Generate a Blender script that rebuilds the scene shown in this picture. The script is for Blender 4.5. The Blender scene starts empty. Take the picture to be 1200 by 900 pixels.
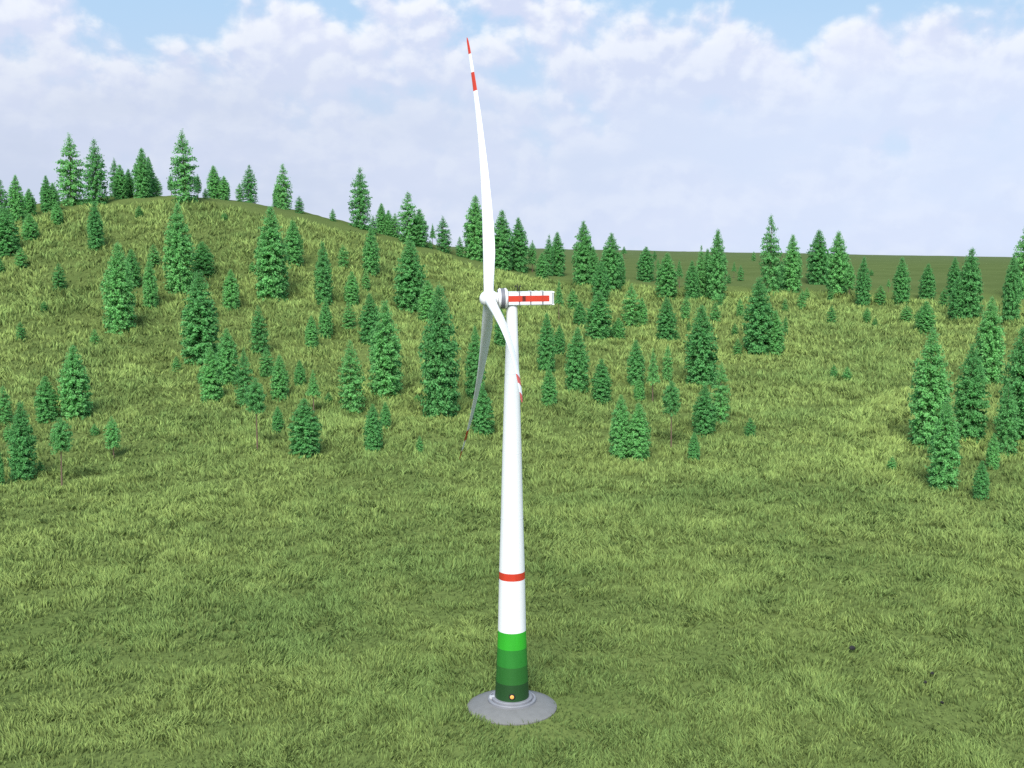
import bpy, bmesh, math, random
import numpy as np
from mathutils import Vector, Matrix

scene = bpy.context.scene
COL = scene.collection
PI = math.pi

# ------------------------------------------------------------------ helpers
def tag(o, label=None, cat=None, group=None, kind=None):
    if label: o['label'] = label
    if cat: o['category'] = cat
    if group: o['group'] = group
    if kind: o['kind'] = kind
    return o

def empty(name, loc=(0, 0, 0)):
    o = bpy.data.objects.new(name, None)
    o.location = loc
    o.empty_display_size = 0.5
    COL.objects.link(o)
    return o

def link_mesh(name, me, parent=None):
    o = bpy.data.objects.new(name, me)
    COL.objects.link(o)
    if parent: o.parent = parent
    return o

def np_mesh(name, verts, faces, loops_per_face):
    """mesh from numpy arrays: verts (n,3), faces flat index list, loops_per_face (m,)"""
    me = bpy.data.meshes.new(name)
    me.vertices.add(len(verts)); me.vertices.foreach_set('co', np.ascontiguousarray(verts, dtype=np.float32).ravel())
    faces = np.ascontiguousarray(faces, dtype=np.int32).ravel()
    lpf = np.ascontiguousarray(loops_per_face, dtype=np.int32)
    me.loops.add(len(faces)); me.loops.foreach_set('vertex_index', faces)
    start = np.concatenate([[0], np.cumsum(lpf)[:-1]]).astype(np.int32)
    me.polygons.add(len(lpf)); me.polygons.foreach_set('loop_start', start)
    me.update(calc_edges=True)
    return me

def bm_obj(name, bm, mats, parent=None, smooth=True):
    me = bpy.data.meshes.new(name)
    bm.normal_update()
    bm.to_mesh(me); bm.free()
    for m in (mats if isinstance(mats, (list, tuple)) else [mats]): me.materials.append(m)
    if smooth:
        me.shade_smooth()
        me.set_sharp_from_angle(angle=math.radians(35))
    return link_mesh(name, me, parent)

def add_lathe(bm, prof, n=64, mats=None, mat3=None, cap=(True, True)):
    """profile [(r,z)..] turned about z; mats: material index per ring of faces"""
    mat3 = mat3 or Matrix()
    rings = []
    for r, z in prof:
        rings.append([bm.verts.new(mat3 @ Vector((r * math.cos(2 * PI * k / n), r * math.sin(2 * PI * k / n), z))) for k in range(n)])
    for i in range(len(rings) - 1):
        for k in range(n):
            f = bm.faces.new((rings[i][k], rings[i][(k + 1) % n], rings[i + 1][(k + 1) % n], rings[i + 1][k]))
            if mats: f.material_index = mats[i]
    if cap[0]: bm.faces.new(list(reversed(rings[0])))
    if cap[1]: bm.faces.new(rings[-1])
    return rings

def add_box(bm, x0, x1, y0, y1, z0, z1, mat3=None, bevel=0, mi=0):
    mat3 = mat3 or Matrix()
    vs = [bm.verts.new(mat3 @ Vector((x, y, z))) for x in (x0, x1) for y in (y0, y1) for z in (z0, z1)]
    fs = []
    for q in ((0, 1, 3, 2), (4, 6, 7, 5), (0, 4, 5, 1), (2, 3, 7, 6), (0, 2, 6, 4), (1, 5, 7, 3)):
        f = bm.faces.new([vs[i] for i in q]); f.material_index = mi; fs.append(f)
    if bevel:
        es = list({e for f in fs for e in f.edges})
        r = bmesh.ops.bevel(bm, geom=es, offset=bevel, segments=2, affect='EDGES', clamp_overlap=True)
        for f in r['faces']: f.material_index = mi
    return fs

# ------------------------------------------------------------------ node materials
def nodes(m):
    m.use_nodes = True
    nt = m.node_tree
    nt.nodes.clear()
    return nt, nt.nodes, nt.links

def N(nt, t, **kw):
    n = nt.nodes.new(t)
    for k, v in kw.items():
        if k in ('operation', 'blend_type', 'data_type', 'noise_dimensions', 'attribute_name', 'sky_type', 'sun_disc',
                 'sun_elevation', 'sun_rotation', 'use_clamp', 'clamp', 'normalize', 'altitude', 'air_density', 'dust_density', 'ozone_density',
                 'interpolation_type'):
            setattr(n, k, v)
        else:
            n.inputs[k].default_value = v
    return n

def math_n(nt, op, a, b=None, clamp=False):
    n = nt.nodes.new('ShaderNodeMath'); n.operation = op; n.use_clamp = clamp
    for i, v in enumerate((a, b)):
        if v is None: continue
        if isinstance(v, (int, float)): n.inputs[i].default_value = v
        else: nt.links.new(v, n.inputs[i])
    return n.outputs[0]

def mix_c(nt, fac, a, b, blend='MIX'):
    n = nt.nodes.new('ShaderNodeMix'); n.data_type = 'RGBA'; n.blend_type = blend
    for sock, v in ((n.inputs[0], fac), (n.inputs[6], a), (n.inputs[7], b)):
        if isinstance(v, (int, float)): sock.default_value = v
        elif isinstance(v, tuple): sock.default_value = (*v, 1) if len(v) == 3 else v
        else: nt.links.new(v, sock)
    return n.outputs[2]

def ramp(nt, fac, a, b, lo=0.0, hi=1.0):
    n = nt.nodes.new('ShaderNodeMapRange'); n.interpolation_type = 'SMOOTHSTEP'
    n.inputs[1].default_value = a; n.inputs[2].default_value = b
    n.inputs[3].default_value = lo; n.inputs[4].default_value = hi
    nt.links.new(fac, n.inputs[0])
    return n.outputs[0]

def paint(name, col, rough=0.45, wear=0.06, scale=0.6, bump=0.0):
    """painted / cast surface with faint weathering streaks"""
    m = bpy.data.materials.new(name)
    nt, ns, lk = nodes(m)
    out = N(nt, 'ShaderNodeOutputMaterial'); b = N(nt, 'ShaderNodeBsdfPrincipled', Roughness=rough)
    tc = N(nt, 'ShaderNodeTexCoord')
    mp = N(nt, 'ShaderNodeMapping'); mp.inputs['Scale'].default_value = (1, 1, 0.25)
    lk.new(tc.outputs['Object'], mp.inputs[0])
    nz = N(nt, 'ShaderNodeTexNoise', Scale=scale, Detail=6.0, Roughness=0.6)
    lk.new(mp.outputs[0], nz.inputs['Vector'])
    f = ramp(nt, nz.outputs[0], 0.35, 0.7)
    dark = tuple(c * (1 - wear * 2.2) for c in col)
    c = mix_c(nt, f, col, dark)
    lk.new(c, b.inputs['Base Color'])
    if bump:
        n2 = N(nt, 'ShaderNodeTexNoise', Scale=scale * 9, Detail=5.0)
        lk.new(tc.outputs['Object'], n2.inputs['Vector'])
        bp = N(nt, 'ShaderNodeBump', Strength=bump, Distance=0.05)
        lk.new(n2.outputs[0], bp.inputs['Height']); lk.new(bp.outputs[0], b.inputs['Normal'])
    lk.new(b.outputs[0], out.inputs[0])
    return m

CAM_Y, CAM_Z = -160.6, 66.8

def _hash(ix, iy, seed):
    h = (ix.astype(np.int64) * 374761393 + iy.astype(np.int64) * 668265263 + seed * 1442695041) & 0xFFFFFFFF
    h = ((h ^ (h >> 13)) * 1274126177) & 0xFFFFFFFF
    h = h ^ (h >> 16)
    return (h & 0xFFFF) / 65535.0

def vnoise(x, y, scale, seed):
    """smooth lattice noise in -1..1"""
    u, v = np.asarray(x, float) / scale + 1000.0, np.asarray(y, float) / scale + 1000.0
    iu, iv = np.floor(u), np.floor(v)
    fu, fv = u - iu, v - iv
    fu, fv = fu * fu * (3 - 2 * fu), fv * fv * (3 - 2 * fv)
    a, b = _hash(iu, iv, seed), _hash(iu + 1, iv, seed)
    c, d = _hash(iu, iv + 1, seed), _hash(iu + 1, iv + 1, seed)
    return 2 * ((a + (b - a) * fu) + ((c + (d - c) * fu) - (a + (b - a) * fu)) * fv) - 1

_TV = np.arange(-2000, 12000, 10.0)
_TZ = np.interp(_TV, [-2000, 300, 400, 500, 600, 720, 850, 1000, 1500, 2500, 3200, 6000, 12000],
                [0, 0, 7, 16, 26, 39, 46.5, 49, 51.5, 67.5, 55, 0, -40])
_TZ = np.convolve(np.pad(_TZ, 4, mode='edge'), np.ones(9) / 9, mode='valid')

def sstep(a, b, x):
    t = np.clip((x - a) / (b - a), 0, 1)
    return t * t * (3 - 2 * t)

def height(x, y):
    x = np.asarray(x, float); y = np.asarray(y, float)
    v = y - CAM_Y
    z = np.interp(v, _TV, _TZ)
    z = z - (np.clip(x, -2500, 2500) - 187) * 0.018 * sstep(900, 2500, v) * (1 - sstep(3000, 5000, v))
    dx = x + 225
    sx = np.where(dx > 0, 129.0, 200.0)
    sv = np.where(v < 765, 165.0, 150.0)
    z = z + 61.0 * np.exp(-0.5 * (dx / sx) ** 2) * np.exp(-0.5 * ((v - 765) / sv) ** 2)
    calm = sstep(14, 40, np.hypot(x, y))                      # level ground at the foot of the tower
    far = 1 - 0.7 * sstep(720, 1100, v)
    n = 1.3 * vnoise(x, y, 70, 3) + 0.45 * vnoise(x, y, 21, 5) + 0.22 * vnoise(x, y, 8, 7)
    n = n * (1 + 0.9 * sstep(300, 500, v)) + (0.55 * vnoise(x, y, 9, 8) + 0.6 * vnoise(x, y, 17, 9)) * sstep(230, 420, v)
    return z + n * calm * far

# ------------------------------------------------------------------ camera, sun, sky
SUN_EL, SUN_AZ = math.radians(43), math.radians(187)      # azimuth clockwise from +y: behind the camera, a little left
cam_d = bpy.data.cameras.new('camera'); cam = bpy.data.objects.new('camera', cam_d); COL.objects.link(cam)
cam.location = (0, CAM_Y, CAM_Z)
cam.rotation_euler = (math.radians(90 - 6.729), 0, 0)
cam_d.lens = 39.99; cam_d.sensor_width = 36; cam_d.clip_start = 1; cam_d.clip_end = 20000
scene.camera = cam

sd = bpy.data.lights.new('sun', 'SUN'); sd.energy = 4.5; sd.angle = math.radians(28); sd.color = (1.0, 0.965, 0.90)
sun = bpy.data.objects.new('sun', sd); COL.objects.link(sun)
dirv = Vector((math.sin(SUN_AZ) * math.cos(SUN_EL), math.cos(SUN_AZ) * math.cos(SUN_EL), math.sin(SUN_EL)))
sun.rotation_euler = dirv.to_track_quat('Z', 'Y').to_euler()
sun.location = (-60, -200, 250)

w = bpy.data.worlds.new('World'); scene.world = w; w.use_nodes = True; w.cycles.sampling_method = 'NONE'
nt = w.node_tree; nt.nodes.clear(); lk = nt.links
wo = N(nt, 'ShaderNodeOutputWorld'); bg = N(nt, 'ShaderNodeBackground', Strength=0.1)
sky = N(nt, 'ShaderNodeTexSky', sky_type='NISHITA', sun_disc=False, sun_elevation=SUN_EL, sun_rotation=SUN_AZ)
sky.dust_density = 0.6; sky.ozone_density = 1.6
tc = N(nt, 'ShaderNodeTexCoord'); sp = N(nt, 'ShaderNodeSeparateXYZ'); lk.new(tc.outputs['Generated'], sp.inputs[0])
az = math_n(nt, 'ARCTAN2', sp.outputs[0], sp.outputs[1])
el = math_n(nt, 'ARCSINE', sp.outputs[2])
def cloud_field(dx, de, scale, detail, rough, seed, stretch=1.25, dist=0.0, lobes=False):
    cb = N(nt, 'ShaderNodeCombineXYZ')
    lk.new(math_n(nt, 'ADD', az, dx), cb.inputs[0])
    lk.new(math_n(nt, 'MULTIPLY', math_n(nt, 'ADD', el, de), stretch), cb.inputs[1])
    cb.inputs[2].default_value = seed
    nz = N(nt, 'ShaderNodeTexNoise', Scale=scale, Detail=detail, Roughness=rough, Distortion=dist)
    lk.new(cb.outputs[0], nz.inputs['Vector'])
    if not lobes: return nz.outputs[0]
    # rounded cumulus heads: cells of two sizes, their outlines roughened by the fine noise
    n2 = N(nt, 'ShaderNodeTexNoise', Scale=scale * 3, Detail=5.0, Roughness=0.6)
    lk.new(cb.outputs[0], n2.inputs['Vector'])
    vs = N(nt, 'ShaderNodeVectorMath', operation='MULTIPLY_ADD'); vs.inputs[1].default_value = (0.022, 0.022, 0.0)
    lk.new(n2.outputs['Color'], vs.inputs[0]); lk.new(cb.outputs[0], vs.inputs[2])
    tot = math_n(nt, 'MULTIPLY', nz.outputs[0], 0.80)
    for sc_, am in ((24, 0.19), (55, 0.07)):
        vo = nt.nodes.new('ShaderNodeTexVoronoi'); vo.voronoi_dimensions = '2D'; vo.feature = 'SMOOTH_F1'
        vo.inputs['Scale'].default_value = sc_; vo.inputs['Smoothness'].default_value = 0.35
        lk.new(vs.outputs[0], vo.inputs['Vector'])
        tot = math_n(nt, 'ADD', tot, math_n(nt, 'MULTIPLY', math_n(nt, 'SUBTRACT', 0.80, vo.outputs['Distance']), am))
    return tot
def blob(a0, e0, ra, re, amp):
    a = math_n(nt, 'DIVIDE', math_n(nt, 'SUBTRACT', az, a0), ra)
    e = math_n(nt, 'DIVIDE', math_n(nt, 'SUBTRACT', el, e0), re)
    s = math_n(nt, 'ADD', math_n(nt, 'MULTIPLY', a, a), math_n(nt, 'MULTIPLY', e, e))
    return math_n(nt, 'MULTIPLY', math_n(nt, 'EXPONENT', math_n(nt, 'MULTIPLY', s, -1.0)), amp)
# cloud cover: heavier low down, open blue higher up, with three wide breaks
bias = ramp(nt, el, 0.30, 0.06, -0.15, 0.18)
for b_ in ((-0.305, 0.215, 0.055, 0.050, -0.16), (0.290, 0.220, 0.12, 0.028, -0.25), (0.12, 0.225, 0.05, 0.022, -0.12),
           (-0.175, 0.232, 0.050, 0.022, -0.10), (0.44, 0.22, 0.03, 0.03, 0.05), (-0.43, 0.20, 0.08, 0.06, 0.19),
           (-0.21, 0.17, 0.09, 0.05, 0.08), (0.0, 0.21, 0.08, 0.03, 0.12), (0.17, 0.195, 0.03, 0.02, 0.09),
           (0.30, 0.16, 0.10, 0.03, 0.10)):
    bias = math_n(nt, 'ADD', bias, blob(*b_))
puff = cloud_field(0, 0, 13, 9, 0.56, 3.1, dist=0.15, lobes=True)
puff_up = cloud_field(-0.005, 0.009, 13, 9, 0.56, 3.1, dist=0.15, lobes=True)
cover = math_n(nt, 'ADD', puff, bias)
mask = ramp(nt, cover, 0.42, 0.60)
lit = ramp(nt, math_n(nt, 'SUBTRACT', puff, puff_up), -0.07, 0.10)             # sunlit tops, shaded undersides
thick = ramp(nt, cover, 0.50, 0.75)
wisps = cloud_field(0.3, 0.2, 5, 6, 0.6, 7.7, stretch=2.6)
shade_c = mix_c(nt, ramp(nt, wisps, 0.35, 0.65), (6.7, 7.4, 9.4), (7.6, 8.1, 9.8))
bright_c = (9.5, 9.85, 10.4)
cloud_c = mix_c(nt, math_n(nt, 'MULTIPLY', lit, math_n(nt, 'SUBTRACT', 1.0, math_n(nt, 'MULTIPLY', thick, 0.35))), shade_c, bright_c)
haze_az = ramp(nt, az, -0.35, 0.40)
haze_c = mix_c(nt, haze_az, (6.1, 6.85, 8.5), (7.0, 8.0, 10.0))
blue = mix_c(nt, 0.8, sky.outputs[0], (5.1, 7.4, 10.0))
hz = ramp(nt, el, 0.215, 0.075)
c0 = mix_c(nt, mask, blue, cloud_c)
vis = ramp(nt, cloud_field(0.9, 0.5, 9, 7, 0.55, 1.7, stretch=2.2), 0.40, 0.66, 0.66, 1.0)
c1 = mix_c(nt, math_n(nt, 'MULTIPLY', hz, vis), c0, haze_c)
low = ramp(nt, el, 0.005, -0.05)
c2 = mix_c(nt, low, c1, (4.0, 4.6, 5.2))
lk.new(c2, bg.inputs[0]); lk.new(bg.outputs[0], wo.inputs[0])

scene.view_settings.view_transform = 'Standard'; scene.view_settings.look = 'None'
scene.view_settings.exposure = 0; scene.view_settings.gamma = 1
scene.render.engine = 'CYCLES'
scene.cycles.use_denoising = False
scene.cycles.max_bounces = 5; scene.cycles.diffuse_bounces = 2; scene.cycles.transmission_bounces = 2

# ------------------------------------------------------------------ ground
def graded(lo, hi, segs):
    out = [lo]
    for to, step in segs:
        a = out[-1]; k = max(1, int(round((to - a) / step)))
        out += [a + (to - a) * (i + 1) / k for i in range(k)]
    return np.array(out)
gx = graded(-7000, 7000, [(-2000, 250), (-700, 40), (-380, 10), (-120, 5), (120, 3), (420, 5), (800, 10), (2000, 40), (7000, 250)])
gy = graded(-700, 9000, [(-160, 20), (-40, 6), (150, 3), (760, 5), (1100, 12), (2600, 50), (9000, 250)])
GX, GY = np.meshgrid(gx, gy)
GZ = height(GX, GY)
nx, ny = len(gx), len(gy)
ii = (np.arange(ny - 1)[:, None] * nx + np.arange(nx - 1)[None, :]).ravel()
quads = np.stack([ii, ii + 1, ii + nx + 1, ii + nx], 1)
gm = np_mesh('ground', np.stack([GX, GY, GZ], -1).reshape(-1, 3), quads, np.full(len(quads), 4))
gm.shade_smooth()
ground = link_mesh('ground', gm); tag(ground, kind='structure')
m = bpy.data.materials.new('meadow_soil'); nt, ns, lk = nodes(m)
out = N(nt, 'ShaderNodeOutputMaterial'); b = N(nt, 'ShaderNodeBsdfDiffuse', Roughness=0.9)
ge = N(nt, 'ShaderNodeNewGeometry')
def pn(scale, detail=6.0, rough=0.6):
    n = N(nt, 'ShaderNodeTexNoise', Scale=scale, Detail=detail, Roughness=rough); lk.new(ge.outputs['Position'], n.inputs['Vector']); return n.outputs[0]
c = mix_c(nt, ramp(nt, pn(0.045), 0.35, 0.65), (0.100, 0.140, 0.042), (0.130, 0.172, 0.052))
c = mix_c(nt, ramp(nt, pn(0.9, 4), 0.42, 0.72), c, (0.074, 0.100, 0.032))
sx = N(nt, 'ShaderNodeSeparateXYZ'); lk.new(ge.outputs['Position'], sx.inputs[0])
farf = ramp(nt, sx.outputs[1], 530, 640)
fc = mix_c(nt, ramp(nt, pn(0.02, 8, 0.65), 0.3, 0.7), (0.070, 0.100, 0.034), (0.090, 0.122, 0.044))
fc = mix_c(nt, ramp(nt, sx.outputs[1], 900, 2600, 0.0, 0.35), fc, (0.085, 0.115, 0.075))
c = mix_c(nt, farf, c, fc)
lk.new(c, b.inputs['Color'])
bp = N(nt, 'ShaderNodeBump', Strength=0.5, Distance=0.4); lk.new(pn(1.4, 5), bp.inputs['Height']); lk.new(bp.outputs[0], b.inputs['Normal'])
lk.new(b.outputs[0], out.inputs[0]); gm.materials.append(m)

# ------------------------------------------------------------------ grass (stuff)
rng = np.random.default_rng(11)
NB = 1150000
R0, R1 = 112.0, 735.0
e_ = 1.15
u = rng.random(NB)
rr = (R0 ** (1 - e_) + u * (R1 ** (1 - e_) - R0 ** (1 - e_))) ** (1 / (1 - e_))
aa = (rng.random(NB) * 2 - 1) * (0.48 + 0.17 * (1 - sstep(180, 420, rr)))
bx, by = rr * np.sin(aa), rr * np.cos(aa) + CAM_Y
limit = 552 + 14 * vnoise(bx, by * 0, 60, 21) + 9 * vnoise(bx, by, 14, 22)
tuft = 0.50 * vnoise(bx, by, 7, 31) + 0.50 * vnoise(bx, by, 2.6, 32) + 0.35 * vnoise(bx, by, 22, 33)
# clumpy cover: bare hollows between the tufts
keep = (rng.random(NB) < np.clip(0.55 + 0.95 * tuft, 0.15, 1.0)) & (by < limit) & (np.hypot(bx, by) > 6.45)
for qx, qy, qr in ((56.44, 21.2, 1.15), (66.12, 11.5, 0.6), (63.78, 8.0, 0.6), (63.61, 0.5, 0.6)):      # trodden patches around the stones
    keep &= np.hypot(bx - qx, by - qy) > qr
# drop the blades that the cover mask leaves out
bx, by, rr, tuft = bx[keep], by[keep], rr[keep], tuft[keep]
nb = len(bx)
bz = height(bx, by) - 0.03
lod = (np.maximum(rr, 120) / 150.0)
Lb = (0.66 + 0.50 * np.clip(tuft, -0.8, 1.0) + 0.60 * rng.random(nb)) * lod ** 0.72
Lb = np.clip(Lb, 0.30 * lod ** 0.6, None)
Wb = (0.13 + 0.12 * rng.random(nb)) * lod ** 0.92
# the tufts are combed: neighbours lean alike
ang = 2.2 * PI * vnoise(bx, by, 9, 51) + 2.2 * vnoise(bx, by, 2.4, 52) + rng.normal(0, 0.8, nb)
lean = np.clip(0.58 + 0.28 * vnoise(bx, by, 6, 53) + rng.normal(0, 0.25, nb), 0.03, 1.2)
dx, dy = np.cos(ang), np.sin(ang)
fa = rng.random(nb) * PI
wx, wy = np.cos(fa) * Wb * 0.5, np.sin(fa) * Wb * 0.5
def pt(t, bend):
    a = lean * bend
    return (bx + dx * Lb * t * np.sin(a), by + dy * Lb * t * np.sin(a), bz + Lb * t * np.cos(a))
m1 = pt(0.55, 0.65); tp = pt(1.0, 1.0)
V5 = np.empty((nb, 5, 3), np.float32)
V5[:, 0] = np.stack([bx - wx, by - wy, bz], 1); V5[:, 1] = np.stack([bx + wx, by + wy, bz], 1)
V5[:, 2] = np.stack([m1[0] + wx * .75, m1[1] + wy * .75, m1[2]], 1); V5[:, 3] = np.stack([m1[0] - wx * .75, m1[1] - wy * .75, m1[2]], 1)
V5[:, 4] = np.stack(tp, 1)
base = (np.arange(nb) * 5)[:, None]
fl = np.concatenate([base + np.array([[0, 1, 2, 3]]), base + np.array([[3, 2, 4]])], 1)
lpf = np.tile([4, 3], nb)
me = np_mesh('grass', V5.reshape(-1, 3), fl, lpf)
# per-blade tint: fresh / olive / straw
pz = 0.5 + 0.35 * vnoise(bx, by, 34, 61) + 0.30 * vnoise(bx, by, 12, 62)
pz = np.clip(pz + rng.normal(0, 0.22, nb) + 0.08 * sstep(200, 480, rr), 0, 1)
fresh, straw = np.array([0.194, 0.286, 0.088]), np.array([0.300, 0.386, 0.116])
colr = fresh + (straw - fresh) * pz[:, None]
colr *= (0.58 + 0.72 * rng.random(nb))[:, None] * (1.0 + 0.22 * np.clip(tuft, -1, 1))[:, None] * (1 + sstep(210, 420, rr) * (0.16 + 0.20 * np.clip(vnoise(bx, by, 5, 71) + vnoise(bx, by, 17, 72), -1.2, 1)))[:, None]
c5 = np.ones((nb, 5, 4), np.float32)
c5[:, :, :3] = colr[:, None, :]
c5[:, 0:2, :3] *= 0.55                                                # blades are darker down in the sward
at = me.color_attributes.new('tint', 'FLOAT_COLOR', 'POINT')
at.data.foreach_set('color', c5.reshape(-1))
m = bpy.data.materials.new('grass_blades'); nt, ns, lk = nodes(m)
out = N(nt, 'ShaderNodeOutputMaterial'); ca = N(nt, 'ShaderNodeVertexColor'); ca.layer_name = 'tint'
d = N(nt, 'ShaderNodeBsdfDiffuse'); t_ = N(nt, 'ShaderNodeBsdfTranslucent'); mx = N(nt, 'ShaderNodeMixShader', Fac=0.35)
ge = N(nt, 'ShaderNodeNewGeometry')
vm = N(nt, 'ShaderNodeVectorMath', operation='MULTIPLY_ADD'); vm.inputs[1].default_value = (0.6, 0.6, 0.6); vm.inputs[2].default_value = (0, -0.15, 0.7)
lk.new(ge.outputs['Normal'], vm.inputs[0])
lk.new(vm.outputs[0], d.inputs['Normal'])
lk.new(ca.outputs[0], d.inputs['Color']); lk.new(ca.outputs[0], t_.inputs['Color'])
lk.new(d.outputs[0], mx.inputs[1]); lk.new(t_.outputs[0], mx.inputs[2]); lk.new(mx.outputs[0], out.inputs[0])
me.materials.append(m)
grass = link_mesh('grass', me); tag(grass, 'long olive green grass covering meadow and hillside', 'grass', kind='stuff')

# ------------------------------------------------------------------ wind turbine
white = paint('white_paint', (0.92, 0.92, 0.92), 0.4, 0.015)
red = paint('signal_red_paint', (0.66, 0.052, 0.022), 0.45, 0.06)
greens = [paint('green_band_paint', c_, 0.55, 0.05) for c_ in ((0.014, 0.066, 0.013), (0.022, 0.142, 0.019), (0.024, 0.225, 0.024), (0.034, 0.430, 0.022))]
concrete = paint('grey_concrete', (0.205, 0.202, 0.198), 0.9, 0.05, 0.9, bump=0.15)
grey = paint('grey_metal', (0.27, 0.27, 0.295), 0.5, 0.06)
pale = paint('pale_grey_panel', (0.58, 0.60, 0.62), 0.5, 0.05)
dark = paint('dark_grille', (0.012, 0.011, 0.011), 0.7, 0.1)
amber = paint('amber_dot_paint', (0.95, 0.50, 0.12), 0.3, 0.02)  # face colour of the added origin mark
steel = paint('galvanised_steel', (0.55, 0.56, 0.58), 0.35, 0.06)

wt = empty('wind_turbine')
tag(wt, 'white three-bladed wind turbine with red bands and green banded tower foot', 'wind turbine')
# foundation: shallow concrete cone with a low vertical rim
bm = bmesh.new()
add_lathe(bm, [(6.60, -0.6), (6.60, 0.16), (6.52, 0.24), (5.0, 0.72), (3.62, 1.10), (0.5, 1.12)], 96, cap=(False, True))
found = bm_obj('foundation', bm, concrete, wt)
# stepped ring around the tower foot
bm = bmesh.new()
add_lathe(bm, [(3.55, 1.0), (3.55, 1.40), (3.47, 1.50), (3.22, 1.50), (3.16, 1.30), (3.02, 1.30), (2.98, 1.66), (2.90, 1.74), (2.2, 1.76)], 96, cap=(False, False))
ringbase = bm_obj('base_flange', bm, grey, wt)
bm = bmesh.new(); add_box(bm, -3.30, -2.55, -0.45, 0.10, 1.31, 1.80, bevel=0.05)
bm_obj('entrance_step', bm, steel, wt)
# tower
knots = [(1.70, 2.50), (4.2, 2.38), (6.7, 2.26), (9.3, 2.15), (11.8, 2.05), (19.5, 1.885), (20.6, 1.87), (28.5, 1.62), (38, 1.385), (49.4, 1.03), (56.9, 0.80), (59.1, 0.76)]
prof, mi = [], []
def mat_of(z):
    if z < 4.2: return 1
    if z < 6.7: return 2
    if z < 9.3: return 3
    if z < 11.8: return 4
    return 5 if 19.5 <= z < 20.6 else 0
for (z0, r0), (z1, r1) in zip(knots, knots[1:]):
    k = max(1, int((z1 - z0) / 1.5))
    for i in range(k):
        prof.append((r0 + (r1 - r0) * i / k, z0 + (z1 - z0) * i / k)); mi.append(mat_of(z0 + 0.01))
prof.append((knots[-1][1], knots[-1][0]))
bm = bmesh.new(); add_lathe(bm, prof, 72, mats=mi, cap=(False, True))
tower = bm_obj('tower', bm, [white] + greens + [red], wt)
for z, r in ((28.5, 1.62), (38.0, 1.385), (49.4, 1.03)):
    bm = bmesh.new()
    add_lathe(bm, [(r + 0.004, z - 0.05), (r + 0.014, z - 0.04), (r + 0.014, z + 0.04), (r + 0.004, z + 0.05)], 72, cap=(False, False))
    bm_obj('weld_seam', bm, white, tower)
# viewport origin mark added as an amber disc, low on the green foot
bm = bmesh.new()
M_ = Matrix.Translation((0, -2.44, 2.55)) @ Matrix.Rotation(math.radians(90), 4, 'X')
add_lathe(bm, [(0.47, -0.02), (0.47, 0.10), (0.42, 0.13)], 32, mat3=M_)
dot_disc = bm_obj('origin_dot', bm, dark, wt)  # dark rim of the added origin mark
bm = bmesh.new()
add_lathe(bm, [(0.29, 0.128), (0.285, 0.17), (0.20, 0.21), (0.08, 0.225)], 32, mat3=M_, cap=(False, True))
bm_obj('lens', bm, amber, dot_disc)  # amber face of the added origin mark

HUBZ = 60.0
psi, tilt = math.radians(8.79), math.radians(-0.3)
ax = Vector((-math.cos(psi) * math.cos(tilt), -math.sin(psi) * math.cos(tilt), math.sin(tilt)))   # upwind
hz_ = -(ax.cross(Vector((0, 0, 1)))).normalized()           # towards the camera
up_ = ax.cross(hz_)
if up_.z < 0: up_ = -up_
# nacelle frame: local x = downwind, y = away from the camera, z = up
NM = Matrix.Translation((0, 0, HUBZ)) @ Matrix((( -ax.x, -hz_.x, up_.x, 0), (-ax.y, -hz_.y, up_.y, 0), (-ax.z, -hz_.z, up_.z, 0), (0, 0, 0, 1)))
bm = bmesh.new()
W_ = 1.0
for x0, x1 in ((-0.72, 0.90), (0.925, 2.50), (2.525, 4.22), (4.245, 5.62)):
    add_box(bm, x0, x1, -W_, W_, -0.95, 0.95, NM, bevel=0.10)
add_box(bm, -0.70, 5.60, -W_ + 0.05, W_ - 0.05, -0.90, 0.90, NM, mi=1)
add_box(bm, 5.50, 5.92, -W_, W_, 0.72, 0.95, NM, bevel=0.05)
add_box(bm, 5.50, 5.92, -W_, W_, -0.95, -0.78, NM, bevel=0.05)
nac = bm_obj('nacelle', bm, [white, grey], wt)
bm = bmesh.new(); add_box(bm, 5.60, 5.83, -W_ + 0.04, W_ - 0.04, -0.765, 0.705, NM, bevel=0.03)
bm_obj('rear_panel', bm, pale, nac)
for s_ in (-1, 1):
    bm = bmesh.new()
    for x0, x1 in ((-0.70, 0.90), (0.925, 2.50), (2.525, 4.22), (4.245, 5.18)):
        y0, y1 = sorted((s_ * (W_ - 0.05), s_ * (W_ + 0.006)))
        add_box(bm, x0, x1, y0, y1, -0.45, 0.40, NM)
    bm_obj('red_stripe', bm, red, nac, smooth=False)
for s_ in (-1, 1):
    bm = bmesh.new()
    for k in range(5):
        y0, y1 = sorted((s_ * (W_ - 0.02), s_ * (W_ + 0.03)))
        add_box(bm, 1.32, 1.78, y0, y1, -0.38 + 0.15 * k, -0.28 + 0.15 * k, NM)
    bm_obj('vent', bm, dark, nac, smooth=False)
bm = bmesh.new()
for x in (0.80,):
    add_lathe(bm, [(0.07, 0.93), (0.05, 2.05)], 10, mat3=NM @ Matrix.Translation((x, 0.1, 0)))
    add_lathe(bm, [(0.05, 0.93), (0.04, 1.6)], 10, mat3=NM @ Matrix.Translation((x + 0.25, -0.3, 0)))
    add_box(bm, x - 0.30, x + 0.42, 0.07, 0.13, 1.55, 1.61, NM)
    add_lathe(bm, [(0.10, 1.60), (0.12, 1.70), (0.05, 1.86)], 10, mat3=NM @ Matrix.Translation((x + 0.38, 0.1, 0)))
    add_lathe(bm, [(0.10, 1.60), (0.12, 1.70), (0.05, 1.86)], 10, mat3=NM @ Matrix.Translation((x - 0.26, 0.1, 0)))
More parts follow.
